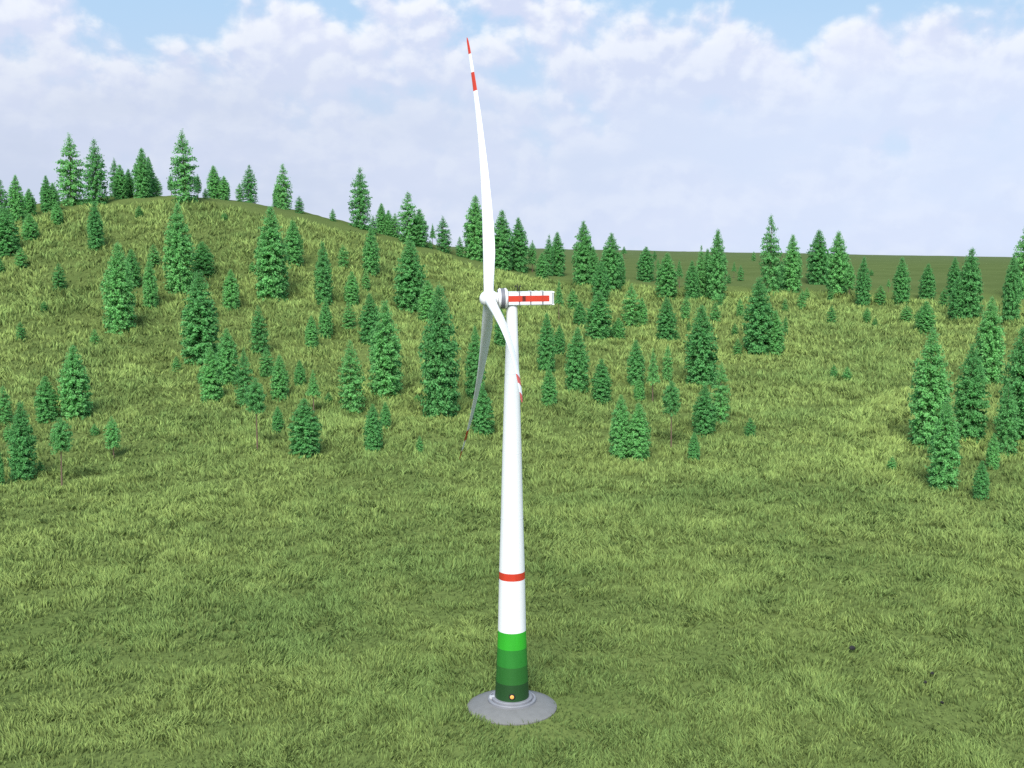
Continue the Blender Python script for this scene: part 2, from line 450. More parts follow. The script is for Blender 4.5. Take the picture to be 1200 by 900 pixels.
bm_obj('weather_mast', bm, dark, nac)
for x in (2.3, 3.2, 4.0):
    bm = bmesh.new(); add_box(bm, x, x + 0.45, -0.3, 0.3, 0.94, 1.04, NM, bevel=0.03)
    bm_obj('roof_hatch', bm, pale, nac)
# generator ring: grey drum between two pale bevelled rims (axis along the rotor)
RM = NM @ Matrix.Rotation(math.radians(90), 4, 'Y')         # lathe z -> downwind
bm = bmesh.new()
add_lathe(bm, [(0.7, -2.06), (1.22, -2.04), (1.44, -1.78), (1.46, -1.72), (1.43, -1.70), (1.43, -1.10), (1.46, -1.08), (1.46, -0.88), (1.30, -0.72), (0.9, -0.70)], 72,
          mats=[0, 1, 1, 1, 0, 1, 1, 1, 1], mat3=RM, cap=(True, True))  # upwind face grey as well: shade behind the hub put into its colour
bm_obj('generator_ring', bm, [paint('ring_grey', (0.19, 0.19, 0.215), 0.5, 0.05), white], wt)
# rotor
rot = empty('rotor'); rot.parent = wt
hubc = Vector((0, 0, HUBZ)) + ax * 3.3
bm = bmesh.new()
prof = [(0.02, -4.62), (0.35, -4.56), (0.70, -4.38), (0.98, -4.05), (1.12, -3.65), (1.17, -3.3), (1.15, -2.9), (1.09, -2.60), (0.95, -2.36), (0.85, -2.28), (0.85, -2.03)]
add_lathe(bm, prof, 48, mat3=RM, cap=(True, True))
bm_obj('spinner', bm, white, rot)
def blade_obj(th):
    th = math.radians(th)
    r = up_ * math.cos(th) + hz_ * math.sin(th)
    tg = -up_ * math.sin(th) + hz_ * math.cos(th)
    L = 0.649 * 60
    be0 = math.radians(62)
    bm = bmesh.new(); n = 28; rings = []; stations = []
    S = [0.018, 0.03, 0.045, 0.06, 0.08, 0.11, 0.14, 0.17, 0.2, 0.25, 0.3, 0.36, 0.42, 0.48, 0.54, 0.6, 0.66, 0.72, 0.76, 0.79, 0.83, 0.863, 0.90, 0.935, 0.955, 0.972, 0.985, 0.995, 1.0]
    cs = np.interp(S, [0, 0.04, 0.10, 0.17, 0.25, 0.4, 0.6, 0.79, 0.9, 0.95, 0.985, 1.0], [1.42, 1.42, 1.62, 1.80, 1.78, 1.45, 1.05, 0.76, 0.60, 0.52, 0.40, 0.14])
    tk = np.interp(S, [0, 0.05, 0.12, 0.2, 0.4, 0.7, 1.0], [1.0, 1.0, 0.68, 0.42, 0.27, 0.20, 0.16])
    for s, c_, t_ in zip(S, cs, tk):
        be = math.radians(68 - 34 * s)
        e = ax * math.sin(be) - tg * math.cos(be)
        nn = r.cross(e)
        ctr = hubc + r * (s * L) + ax * (L * (math.tan(math.radians(-2.294)) * s + 0.079 * s * s))
        blend = min(1, max(0, (s - 0.05) / 0.12))
        ring = []
        for k in range(n):
            a = 2 * PI * k / n
            x = math.cos(a)
            # airfoil: thickest a third behind the leading edge, sharp trailing edge
            f = (1 + x) / 2
            half = t_ * (math.sin(a) if blend == 0 else math.copysign(1, math.sin(a) or 1) * abs(math.sin(a)) ** (1 - 0.0 * blend) * (1 - blend + blend * (0.45 + 0.85 * f)))
            ring.append(bm.verts.new(ctr + e * (c_ * 0.5 * x + blend * -0.10 * c_) + nn * (c_ * 0.5 * half)))
        rings.append(ring)
    for i in range(len(rings) - 1):
        sm = (S[i] + S[i + 1]) / 2
        mi_ = 1 if (0.79 < sm < 0.863 or sm > 0.935) else 0
        for k in range(n):
            f = bm.faces.new((rings[i][k], rings[i][(k + 1) % n], rings[i + 1][(k + 1) % n], rings[i + 1][k])); f.material_index = mi_
    bm.faces.new(rings[0]); f = bm.faces.new(rings[-1]); f.material_index = 1
    bmesh.ops.recalc_face_normals(bm, faces=bm.faces)
    return bm_obj('blade', bm, [white, red], rot)
for k in range(3): blade_obj(-15.70 + 120 * k)

# ------------------------------------------------------------------ dark stones lying in the grass
stone_m = paint('dark_stone', (0.022, 0.021, 0.020), 0.9, 0.2, 3.0, bump=0.3)
def stone(x, y, s, label, seed):
    rs = random.Random(seed)
    bm = bmesh.new(); bmesh.ops.create_icosphere(bm, subdivisions=3, radius=1)
    off = [Vector((rs.uniform(-1, 1), rs.uniform(-1, 1), rs.uniform(-1, 1))).normalized() for _ in range(9)]
    amp = [rs.uniform(0.55, 0.9) for _ in off]
    for v in bm.verts:
        d_ = v.co.normalized(); sc = 1.0
        for o_, a_ in zip(off, amp):
            q = d_.dot(o_)
            if q > 0.35: sc = min(sc, a_ / q if q > a_ else 1.0)
        v.co = Vector((d_.x * s * sc, d_.y * s * 0.8 * sc, d_.z * s * 0.75 * sc))
    o = bm_obj('stone', bm, stone_m)
    o.location = (x, y, float(height(x, y)) + s * 0.5 + 0.72)
    tag(o, label, 'stone', 'dark stones lying in the grass')
stone(56.44, 21.9, 0.62, 'largest dark stone in the grass, lying right of the turbine', 1)
stone(66.12, 11.9, 0.34, 'small dark stone farthest right in the grass, level with its neighbour', 2)
stone(63.78, 8.4, 0.32, 'small dark stone in the grass, the middle one right of the turbine', 3)
stone(63.61, 0.9, 0.32, 'small dark stone in the grass nearest the viewer', 4)

# ------------------------------------------------------------------ conifers
bark = bpy.data.materials.new('conifer_bark'); nt, ns, lk = nodes(bark)
out = N(nt, 'ShaderNodeOutputMaterial'); b = N(nt, 'ShaderNodeBsdfDiffuse')
tc = N(nt, 'ShaderNodeTexCoord'); nz = N(nt, 'ShaderNodeTexNoise', Scale=60.0, Detail=4.0); lk.new(tc.outputs['Object'], nz.inputs['Vector'])
lk.new(mix_c(nt, nz.outputs[0], (0.115, 0.080, 0.055), (0.22, 0.165, 0.12)), b.inputs['Color']); lk.new(b.outputs[0], out.inputs[0])

needles = bpy.data.materials.new('conifer_needles'); nt, ns, lk = nodes(needles)
out = N(nt, 'ShaderNodeOutputMaterial'); d = N(nt, 'ShaderNodeBsdfDiffuse'); t_ = N(nt, 'ShaderNodeBsdfTranslucent'); mx = N(nt, 'ShaderNodeMixShader', Fac=0.52)
ca = N(nt, 'ShaderNodeVertexColor'); ca.layer_name = 'tint'
oi = N(nt, 'ShaderNodeObjectInfo')
hs = N(nt, 'ShaderNodeHueSaturation')
lk.new(ramp(nt, oi.outputs['Random'], 0, 1, 0.494, 0.507), hs.inputs['Hue']); lk.new(ramp(nt, oi.outputs['Random'], 0, 1, 1.12, 0.86), hs.inputs['Value'])
lk.new(ca.outputs[0], hs.inputs['Color'])
ge = N(nt, 'ShaderNodeNewGeometry')
vm = N(nt, 'ShaderNodeVectorMath', operation='MULTIPLY_ADD'); vm.inputs[1].default_value = (0.2, 0.2, 0.2)
# soften the needles' own facing with the crown's outward direction
tco = N(nt, 'ShaderNodeTexCoord'); vx = N(nt, 'ShaderNodeVectorMath', operation='MULTIPLY'); vx.inputs[1].default_value = (1.6, 1.6, 0.55)
vt = N(nt, 'ShaderNodeVectorTransform'); vt.vector_type = 'VECTOR'; vt.convert_from = 'OBJECT'; vt.convert_to = 'WORLD'
vn = N(nt, 'ShaderNodeVectorMath', operation='NORMALIZE')
va = N(nt, 'ShaderNodeVectorMath', operation='ADD'); va.inputs[1].default_value = (0, 0, 0.35)
lk.new(tco.outputs['Object'], vx.inputs[0]); lk.new(vx.outputs[0], vt.inputs[0]); lk.new(vt.outputs[0], vn.inputs[0]); lk.new(vn.outputs[0], va.inputs[0])
lk.new(ge.outputs['Normal'], vm.inputs[0]); lk.new(va.outputs[0], vm.inputs[2]); lk.new(vm.outputs[0], d.inputs['Normal'])
lk.new(hs.outputs[0], d.inputs['Color']); lk.new(hs.outputs[0], t_.inputs['Color'])
lk.new(d.outputs[0], mx.inputs[1]); lk.new(t_.outputs[0], mx.inputs[2]); lk.new(mx.outputs[0], out.inputs[0])

def conifer_meshes(seed, bare, whorls, per, dens, shape, lean=0.0):
    """unit conifer: height 1, crown width about 1 (scaled per tree); returns trunk mesh, crown mesh"""
    rg = np.random.default_rng(seed)
    # trunk, tapered and slightly crooked, with stub limbs
    bm = bmesh.new(); n = 8; rings = []
    r0 = 0.052
    for i in range(13):
        t = i / 12
        ox, oy = 0.02 * math.sin(3.1 * t + seed), 0.02 * math.cos(2.3 * t + seed)
        r = r0 * (1 - t) ** 0.9 + 0.004 + (0.02 * max(0, 1 - t * 14))
        rings.append([bm.verts.new((ox + r * math.cos(2 * PI * k / n), oy + r * math.sin(2 * PI * k / n), t * 0.985 - 0.02)) for k in range(n)])
    for i in range(12):
        for k in range(n): bm.faces.new((rings[i][k], rings[i][(k + 1) % n], rings[i + 1][(k + 1) % n], rings[i + 1][k]))
    bm.faces.new(rings[-1])
    tv, cards = [], []
    P_, C_, F_, L_ = [], [], [], []
    nv = 0
    for wi in range(whorls):
        t = wi / (whorls - 1)                                 # 0 bottom .. 1 top
        zc = bare + (0.985 - bare) * t
        if shape == 'bullet': env = min(1.0, math.sin(min(1.0, (1 - t) / 0.62) * PI / 2) ** 0.88 + 0.06) * (0.88 + 0.12 * min(1, t * 4))
        elif shape == 'cone': env = (1 - t) ** 0.85 * 1.0 + 0.03
        else: env = max(0.10, math.sin(PI * min(1, 0.16 + 0.84 * (1 - t) ** 1.0) * 0.72)) * (1 - t) ** 0.35 + 0.03
        nb_ = max(4, int(round(per * (0.55 + 0.45 * env) + rg.uniform(-1, 1))))
        a0 = rg.uniform(0, 2 * PI)
        for k in range(nb_):
            a = a0 + 2 * PI * (k + rg.uniform(-0.3, 0.3)) / nb_
            if rg.random() > dens + 0.1: continue
            ln = 0.5 * env * rg.uniform(0.80, 1.10)
            z0 = zc + rg.uniform(-0.8, 0.8) * (1 - bare) / whorls
            droop = (0.085 * (1 - t) + 0.02) * rg.uniform(0.6, 1.4)
            ca_, sa_ = math.cos(a), math.sin(a)
            rise = 0.05 * t
            # limb: thin three-sided twig going out and down, tip lifting again
            def q(s): return np.array([ca_ * ln * s, sa_ * ln * s, z0 + rise * s - droop * (s * 1.25 - 0.55 * s * s * s)])
            w0 = 0.010
            for s0, s1 in ((0.0, 0.5), (0.5, 0.95)):
                p0, p1 = q(s0), q(s1); side = np.array([-sa_, ca_, 0]) * w0 * (1.1 - s0)
                tv.append((p0 - side, p0 + side, p1 + side * 0.6, p1 - side * 0.6))
            ncl = max(3, int(round((4 + 9 * env) * dens)))
            for j in range(ncl):
                s = (0.10 + 0.94 * (j + rg.random()) / ncl)
                p = q(min(s, 1.05))
                for m_ in range(7):
                    # needle spray: narrow pointed blade pair, hanging out and down from the limb
                    da = a + rg.choice([-1, 1]) * rg.uniform(0.1, 1.15)
                    sl = rg.uniform(0.024, 0.060) * (0.45 + 0.55 * env)
                    hx = sl * 1.5                       # widths are squeezed by the per-tree scale, so draw wide
                    dv = np.array([math.cos(da) * hx, math.sin(da) * hx, -sl * 0.30 * rg.uniform(-0.25, 1.25)])
                    sw = np.array([-math.sin(da), math.cos(da), rg.uniform(-0.25, 0.25) * 0.35]) * sl * 0.48
                    if rg.random() < 0.45: sw = np.array([0.15 * rg.uniform(-1, 1), 0.15 * rg.uniform(-1, 1), 0.42]) * sl * 0.55
                    o = p + rg.normal(0, 0.021, 3) * np.array([1.6, 1.6, 0.6])
                    P_ += [o - sw * 0.35, o + dv * 0.45 - sw, o + dv, o + dv * 0.45 + sw]
                    # tips are lighter, the inside of the crown darker: self-shade put into the tint
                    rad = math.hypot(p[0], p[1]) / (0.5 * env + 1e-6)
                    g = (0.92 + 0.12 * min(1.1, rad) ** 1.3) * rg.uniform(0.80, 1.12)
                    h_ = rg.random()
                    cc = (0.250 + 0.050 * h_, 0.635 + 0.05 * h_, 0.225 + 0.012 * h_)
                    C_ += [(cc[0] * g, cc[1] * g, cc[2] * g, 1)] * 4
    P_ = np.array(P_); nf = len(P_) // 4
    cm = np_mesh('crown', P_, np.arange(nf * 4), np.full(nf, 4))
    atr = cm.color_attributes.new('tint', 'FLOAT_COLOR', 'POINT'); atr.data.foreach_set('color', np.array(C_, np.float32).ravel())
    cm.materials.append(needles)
    for q4 in tv:
        vs = [bm.verts.new(v) for v in q4]; bm.faces.new(vs)
    tm = bpy.data.meshes.new('trunk'); bm.to_mesh(tm); bm.free(); tm.materials.append(bark); tm.shade_smooth()
    return tm, cm

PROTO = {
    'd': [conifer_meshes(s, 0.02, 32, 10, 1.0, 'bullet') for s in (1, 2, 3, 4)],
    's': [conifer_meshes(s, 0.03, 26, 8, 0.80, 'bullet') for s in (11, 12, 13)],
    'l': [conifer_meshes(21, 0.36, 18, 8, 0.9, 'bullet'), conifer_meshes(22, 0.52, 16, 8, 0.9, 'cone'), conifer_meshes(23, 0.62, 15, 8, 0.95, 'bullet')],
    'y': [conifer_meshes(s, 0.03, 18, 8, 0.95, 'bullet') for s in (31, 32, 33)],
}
KINDS = {'d': ('spruce_tree', 'dense conifers on the hills'), 's': ('fir_tree', 'airy conifers on the hills'),
         'l': ('pine_tree', 'bare-stemmed pines on the hills'), 'y': ('young_spruce', 'young conifers on the hills')}
# x, y, height, crown width, kind, bare share of the stem, label
TREES = [
    (-294.6, 503.4, 25.2, 7.9, 's', 0.00, 'the only medium-height airy conifer on the top slope of the left hill'),
    (-286.8, 504.9, 26.3, 8.4, 'd', 0.00, 'second from left of seven medium-height dense conifers on the top slope of the left hill'),
    (-289.7, 529.9, 16.1, 7.2, 'd', 0.00, 'leftmost of four small dense conifers on the top slope of the left hill'),
    (-263.0, 465.9, 14.7, 7.5, 'd', 0.00, 'second from left of four small dense conifers on the top slope of the left hill'),
    (-266.8, 443.9, 24.1, 11.7, 'd', 0.00, 'leftmost of seven medium-height dense conifers on the top slope of the left hill'),
    (-250.2, 422.4, 10.3, 5.7, 'y', 0.00, 'second from left of seven young conifers on the top slope of the left hill'),
    (-256.6, 412.9, 8.4, 3.9, 'y', 0.00, 'leftmost of seven young conifers on the top slope of the left hill'),
    (-284.1, 541.9, 21.0, 6.8, 'd', 0.00, 'third from left of seven medium-height dense conifers on the top slope of the left hill'),
    (-280.0, 543.4, 16.5, 6.3, 'd', 0.00, 'third from left of four small dense conifers on the top slope of the left hill'),
    (-261.8, 500.4, 12.0, 5.9, 'd', 0.00, 'rightmost of four small dense conifers on the top slope of the left hill'),
    (-280.1, 571.4, 42.6, 15.2, 's', 0.00, 'leftmost of three tall airy conifers on the skyline of the left hill'),
    (-257.9, 553.4, 38.4, 13.2, 's', 0.00, 'second from left of three tall airy conifers on the skyline of the left hill'),
    (-221.5, 449.9, 24.6, 7.7, 'd', 0.00, 'fourth from left of seven medium-height dense conifers on the top slope of the left hill'),
    (-259.8, 593.4, 24.1, 6.7, 's', 0.00, 'leftmost of six medium-height airy conifers on the skyline of the left hill'),
    (-250.5, 577.4, 21.0, 8.2, 'd', 0.00, 'leftmost of six medium-height dense conifers on the skyline of the left hill'),
    (-249.2, 588.4, 17.4, 6.7, 'd', 0.00, 'leftmost of four small dense conifers on the skyline of the left hill'),
    (-238.3, 581.9, 30.8, 9.9, 'd', 0.00, 'second from left of six medium-height dense conifers on the skyline of the left hill'),
    (-236.4, 591.9, 24.6, 6.7, 'd', 0.00, 'third from left of six medium-height dense conifers on the skyline of the left hill'),
    (-233.6, 597.4, 13.0, 6.7, 's', 0.00, 'leftmost of two small airy conifers on the skyline of the left hill'),
    (-217.0, 573.4, 12.3, 4.4, 'l', 0.39, 'leftmost of three bare-stemmed pines on the skyline of the left hill'),
    (-200.5, 545.4, 41.6, 14.1, 's', 0.00, 'rightmost of three tall airy conifers on the skyline of the left hill'),
    (-200.1, 573.4, 14.3, 4.4, 'l', 0.36, 'second from left of three bare-stemmed pines on the skyline of the left hill'),
    (-194.9, 571.9, 6.4, 3.8, 'y', 0.00, 'leftmost of seven young conifers on the skyline of the left hill'),
    (-198.2, 607.9, 21.3, 8.5, 'd', 0.00, 'fourth from left of six medium-height dense conifers on the skyline of the left hill'),
    (-191.5, 605.9, 15.1, 6.8, 'd', 0.00, 'second from left of four small dense conifers on the skyline of the left hill'),
    (-182.7, 611.9, 11.8, 5.2, 'y', 0.00, 'second from left of seven young conifers on the skyline of the left hill'),
    (-176.3, 613.9, 24.3, 9.2, 's', 0.00, 'second from left of six medium-height airy conifers on the skyline of the left hill'),
    (-217.3, 508.9, 6.8, 4.0, 'y', 0.00, 'third from left of seven young conifers on the top slope of the left hill'),
    (-170.2, 519.4, 5.4, 4.0, 'y', 0.00, 'fifth from left of seven young conifers on the top slope of the left hill'),
    (-163.4, 400.9, 42.3, 12.6, 'd', 0.00, 'second from left of five tall dense conifers on the left hill halfway up'),
    (-218.3, 389.9, 13.0, 5.8, 'y', 0.00, 'third from left of five young conifers on the left hill halfway up'),
    (-214.9, 362.4, 4.9, 3.1, 'y', 0.00, 'second from left of five young conifers on the left hill halfway up'),
    (-173.8, 342.4, 37.9, 11.7, 'd', 0.00, 'leftmost of five tall dense conifers on the left hill halfway up'),
    (-185.7, 397.4, 17.7, 7.1, 'd', 0.00, 'leftmost of six medium-height dense conifers on the left hill halfway up'),
    (-170.3, 376.4, 22.7, 6.0, 'd', 0.00, 'second from left of six medium-height dense conifers on the left hill halfway up'),
    (-183.9, 427.4, 11.3, 6.1, 'y', 0.00, 'fourth from left of seven young conifers on the top slope of the left hill'),
    (-158.7, 426.4, 16.5, 9.6, 'd', 0.00, 'fifth from left of seven medium-height dense conifers on the top slope of the left hill'),
    (-128.5, 307.9, 36.5, 13.4, 'd', 0.00, "the only tall dense conifer on the left hill's lower slope"),
    (-135.2, 387.4, 18.7, 7.0, 'd', 0.00, 'third from left of six medium-height dense conifers on the left hill halfway up'),
    (-136.8, 441.9, 5.7, 3.6, 'y', 0.00, 'sixth from left of seven young conifers on the top slope of the left hill'),
    (-110.1, 253.9, 19.7, 7.2, 'd', 0.00, 'third from left of seven medium-height dense conifers on the foot of the left hill'),
    (-110.7, 279.4, 21.0, 7.6, 'd', 0.00, "leftmost of four medium-height dense conifers on the left hill's lower slope"),
    (-107.0, 320.9, 19.8, 6.9, 's', 0.00, "the only medium-height airy conifer on the left hill's lower slope"),
    (-97.4, 288.9, 11.1, 5.4, 's', 0.00, "the only small airy conifer on the left hill's lower slope"),
    (-96.7, 247.4, 20.1, 5.9, 's', 0.00, 'rightmost of two medium-height airy conifers on the foot of the left hill'),
    (-79.8, 191.4, 22.1, 5.4, 'l', 0.59, 'third from left of four bare-stemmed pines on the foot of the left hill'),
    (-208.0, 320.4, 8.2, 3.6, 'y', 0.00, 'leftmost of five young conifers on the left hill halfway up'),
    (-176.4, 318.9, 7.1, 3.6, 'y', 0.00, "leftmost of three young conifers on the left hill's lower slope"),
    (-149.7, 225.9, 24.3, 8.8, 'd', 0.00, 'second from left of five tall dense conifers on the foot of the left hill'),
    (-158.0, 222.4, 15.1, 6.4, 'd', 0.00, 'second from left of seven medium-height dense conifers on the foot of the left hill'),
    (-139.0, 157.4, 21.7, 6.3, 'd', 0.00, 'leftmost of five tall dense conifers on the foot of the left hill'),
    (-125.0, 149.9, 19.8, 5.0, 'l', 0.58, 'leftmost of four bare-stemmed pines on the foot of the left hill'),
    (-121.2, 180.4, 12.2, 4.2, 'l', 0.40, 'second from left of four bare-stemmed pines on the foot of the left hill'),
    (-170.6, 217.4, 12.9, 4.9, 's', 0.00, 'leftmost of two medium-height airy conifers on the foot of the left hill'),
    (-160.1, 196.4, 5.7, 2.7, 'y', 0.00, 'leftmost of six young conifers on the foot of the left hill'),
    (-136.2, 162.9, 4.2, 2.0, 'y', 0.00, 'second from left of six young conifers on the foot of the left hill'),
    (-142.5, 150.4, 11.5, 2.4, 'd', 0.00, 'leftmost of seven medium-height dense conifers on the foot of the left hill'),
    (-135.5, 204.4, 3.6, 2.5, 'y', 0.00, 'third from left of six young conifers on the foot of the left hill'),
    (-134.3, 292.4, 6.5, 3.4, 'y', 0.00, "second from left of three young conifers on the left hill's lower slope"),
    (-122.0, 281.9, 4.3, 2.7, 'y', 0.00, "rightmost of three young conifers on the left hill's lower slope"),
    (-119.9, 407.4, 44.1, 14.0, 'd', 0.00, 'third from left of five tall dense conifers on the left hill halfway up'),
    (-163.4, 640.4, 16.4, 5.9, 'd', 0.00, 'third from left of four small dense conifers on the skyline of the left hill'),
    (-155.8, 625.9, 29.8, 9.9, 's', 0.00, 'third from left of six medium-height airy conifers on the skyline of the left hill'),
    (-141.7, 605.9, 11.2, 5.7, 'y', 0.00, 'third from left of seven young conifers on the skyline of the left hill'),
    (-118.8, 600.9, 7.8, 4.0, 'y', 0.00, 'fourth from left of seven young conifers on the skyline of the left hill'),
    (-100.6, 599.4, 37.8, 13.0, 's', 0.00, 'fourth from left of six medium-height airy conifers on the skyline of the left hill'),
    (-119.0, 464.9, 23.5, 8.9, 'd', 0.00, 'sixth from left of seven medium-height dense conifers on the top slope of the left hill'),
    (-93.8, 408.4, 30.3, 7.7, 'd', 0.00, 'fourth from left of five tall dense conifers on the left hill halfway up'),
    (-84.3, 353.9, 16.9, 5.4, 'd', 0.00, 'fourth from left of six medium-height dense conifers on the left hill halfway up'),
    (-93.7, 476.4, 12.6, 5.7, 'y', 0.00, 'rightmost of seven young conifers on the top slope of the left hill'),
    (-81.1, 415.4, 16.2, 6.5, 'd', 0.00, 'fifth from left of six medium-height dense conifers on the left hill halfway up'),
    (-75.5, 365.9, 12.6, 5.9, 'y', 0.00, 'fourth from left of five young conifers on the left hill halfway up'),
    (-78.1, 473.4, 24.8, 8.0, 'd', 0.00, 'rightmost of seven medium-height dense conifers on the top slope of the left hill'),
    (-90.1, 582.9, 12.0, 5.0, 'y', 0.00, 'fifth from left of seven young conifers on the skyline of the left hill'),
    (-77.7, 446.4, 10.2, 4.1, 'y', 0.00, 'rightmost of five young conifers on the left hill halfway up'),
    (-86.5, 599.9, 19.5, 6.8, 'd', 0.00, 'fifth from left of six medium-height dense conifers on the skyline of the left hill'),
    (-82.0, 599.4, 16.2, 6.2, 'd', 0.00, 'rightmost of four small dense conifers on the skyline of the left hill'),
    (-77.6, 600.4, 15.1, 6.8, 's', 0.00, 'rightmost of two small airy conifers on the skyline of the left hill'),
    (-66.8, 580.9, 32.6, 12.1, 's', 0.00, 'fifth from left of six medium-height airy conifers on the skyline of the left hill'),
    (-60.6, 586.4, 23.1, 10.0, 'd', 0.00, 'rightmost of six medium-height dense conifers on the skyline of the left hill'),
    (-51.8, 420.4, 34.9, 13.5, 'd', 0.00, 'rightmost of five tall dense conifers on the left hill halfway up'),
    (-40.8, 393.9, 19.9, 9.2, 'd', 0.00, 'rightmost of six medium-height dense conifers on the left hill halfway up'),
    (-25.3, 236.9, 45.0, 11.4, 'd', 0.00, 'fourth from left of five tall dense conifers on the foot of the left hill'),
    (-52.3, 594.9, 15.6, 3.9, 'l', 0.54, 'rightmost of three bare-stemmed pines on the skyline of the left hill'),
    (-53.7, 589.9, 5.5, 3.9, 'y', 0.00, 'sixth from left of seven young conifers on the skyline of the left hill'),
    (-45.2, 597.9, 22.3, 9.0, 's', 0.00, 'rightmost of six medium-height airy conifers on the skyline of the left hill'),
    (-34.7, 601.9, 12.9, 5.1, 'y', 0.00, 'rightmost of seven young conifers on the skyline of the left hill'),
    (-24.4, 600.9, 40.9, 13.1, 'd', 0.00, 'the only tall dense conifer on the skyline of the left hill'),
    (-6.7, 587.9, 37.0, 12.3, 'd', 0.00, 'leftmost of nine medium-height dense conifers on the far crest right of the turbine'),
    (4.5, 599.9, 33.6, 11.4, 'd', 0.00, 'second from left of nine medium-height dense conifers on the far crest right of the turbine'),
    (-63.0, 343.9, 21.1, 8.3, 'd', 0.00, "third from left of four medium-height dense conifers on the left hill's lower slope"),
    (-48.0, 267.9, 34.9, 11.0, 'd', 0.00, 'third from left of five tall dense conifers on the foot of the left hill'),
    (-87.5, 334.4, 13.7, 5.2, 'd', 0.00, "second from left of four medium-height dense conifers on the left hill's lower slope"),
    (-86.1, 257.9, 16.5, 5.7, 'd', 0.00, 'fourth from left of seven medium-height dense conifers on the foot of the left hill'),
    (-82.0, 276.9, 10.3, 4.0, 'd', 0.00, "the only small dense conifer on the left hill's lower slope"),
    (-70.1, 237.9, 15.0, 4.5, 'l', 0.50, 'rightmost of four bare-stemmed pines on the foot of the left hill'),
    (-67.1, 251.9, 4.3, 2.8, 'y', 0.00, 'fourth from left of six young conifers on the foot of the left hill'),
    (-57.0, 241.4, 25.0, 7.9, 's', 0.00, 'the only tall airy conifer on the foot of the left hill'),
    (-63.4, 183.9, 17.2, 8.1, 'd', 0.00, 'fifth from left of seven medium-height dense conifers on the foot of the left hill'),
    (-78.2, 215.4, 8.6, 3.4, 'd', 0.00, 'leftmost of two small dense conifers on the foot of the left hill'),
    (-43.3, 190.9, 14.5, 5.1, 'd', 0.00, 'sixth from left of seven medium-height dense conifers on the foot of the left hill'),
    (-42.5, 217.4, 9.2, 3.2, 'd', 0.00, 'rightmost of two small dense conifers on the foot of the left hill'),
    (-28.4, 184.9, 5.5, 2.1, 'y', 0.00, 'rightmost of six young conifers on the foot of the left hill'),
    (-9.6, 209.4, 15.7, 6.5, 'd', 0.00, 'rightmost of seven medium-height dense conifers on the foot of the left hill'),
    (-14.0, 268.4, 26.6, 6.5, 'd', 0.00, 'rightmost of five tall dense conifers on the foot of the left hill'),
    (-5.0, 346.4, 17.1, 5.3, 'd', 0.00, "rightmost of four medium-height dense conifers on the left hill's lower slope"),
    (-35.3, 259.4, 2.8, 2.2, 'y', 0.00, 'fifth from left of six young conifers on the foot of the left hill'),
    (13.7, 605.4, 20.3, 5.1, 'l', 0.39, 'leftmost of three bare-stemmed pines on the far crest right of the turbine'),
    (24.0, 602.9, 26.0, 6.8, 's', 0.00, 'the only medium-height airy conifer along the far crest right of the turbine'),
    (30.7, 614.9, 28.6, 9.3, 'd', 0.00, 'third from left of nine medium-height dense conifers on the far crest right of the turbine'),
    (19.2, 573.4, 15.8, 7.1, 'd', 0.00, 'the only small dense conifer along the far crest right of the turbine'),
    (44.5, 547.4, 37.7, 11.6, 'd', 0.00, 'the only tall dense conifer along the far crest right of the turbine'),
    (49.8, 539.9, 23.4, 6.8, 'd', 0.00, 'fourth from left of nine medium-height dense conifers on the far crest right of the turbine'),
    (59.4, 529.4, 33.7, 11.9, 'd', 0.00, 'sixth from left of nine medium-height dense conifers on the far crest right of the turbine'),
    (66.7, 541.4, 20.9, 5.3, 'd', 0.00, 'seventh from left of nine medium-height dense conifers on the far crest right of the turbine'),
    (51.2, 496.9, 21.4, 8.9, 'd', 0.00, 'fifth from left of nine medium-height dense conifers on the far crest right of the turbine'),
    (41.5, 386.4, 22.5, 11.1, 'd', 0.00, 'leftmost of two medium-height dense conifers on the upper meadow right of the turbine'),
    (162.5, 1502.4, 17.2, 8.7, 'l', 0.43, 'second from left of three bare-stemmed pines on the far crest right of the turbine'),
    (93.9, 644.4, 23.2, 10.8, 'd', 0.00, 'eighth from left of nine medium-height dense conifers on the far crest right of the turbine'),
    (193.3, 1391.4, 12.6, 5.8, 'y', 0.00, 'leftmost of two young conifers on the far crest right of the turbine'),
    (128.6, 846.9, 9.7, 3.0, 'y', 0.00, 'rightmost of two young conifers on the far crest right of the turbine'),
    (92.1, 518.9, 26.3, 11.2, 'd', 0.00, 'rightmost of nine medium-height dense conifers on the far crest right of the turbine'),
    (105.0, 555.4, 17.5, 4.3, 'l', 0.42, 'rightmost of three bare-stemmed pines on the far crest right of the turbine'),
    (107.0, 516.4, 22.7, 7.6, 'd', 0.00, 'leftmost of eight medium-height dense conifers on the far crest at right'),
    (112.8, 524.4, 30.5, 6.2, 's', 0.00, 'the only medium-height airy conifer along the far crest at right'),
    (121.5, 517.9, 42.2, 10.2, 'd', 0.00, 'leftmost of two tall dense conifers on the far crest at right'),
    (117.5, 527.4, 29.1, 7.2, 'd', 0.00, 'second from left of eight medium-height dense conifers on the far crest at right'),
    (161.8, 672.4, 11.7, 3.1, 'l', 0.53, 'leftmost of three bare-stemmed pines on the far crest at right'),
    (163.9, 657.9, 10.9, 4.3, 'y', 0.00, 'second from left of seven young conifers on the far crest at right'),
    (152.8, 643.9, 6.5, 3.0, 'y', 0.00, 'leftmost of seven young conifers on the far crest at right'),
    (159.8, 543.9, 48.0, 11.6, 's', 0.00, 'leftmost of two tall airy conifers on the far crest at right'),
    (333.0, 1416.9, 12.8, 5.9, 'y', 0.00, 'third from left of seven young conifers on the far crest at right'),
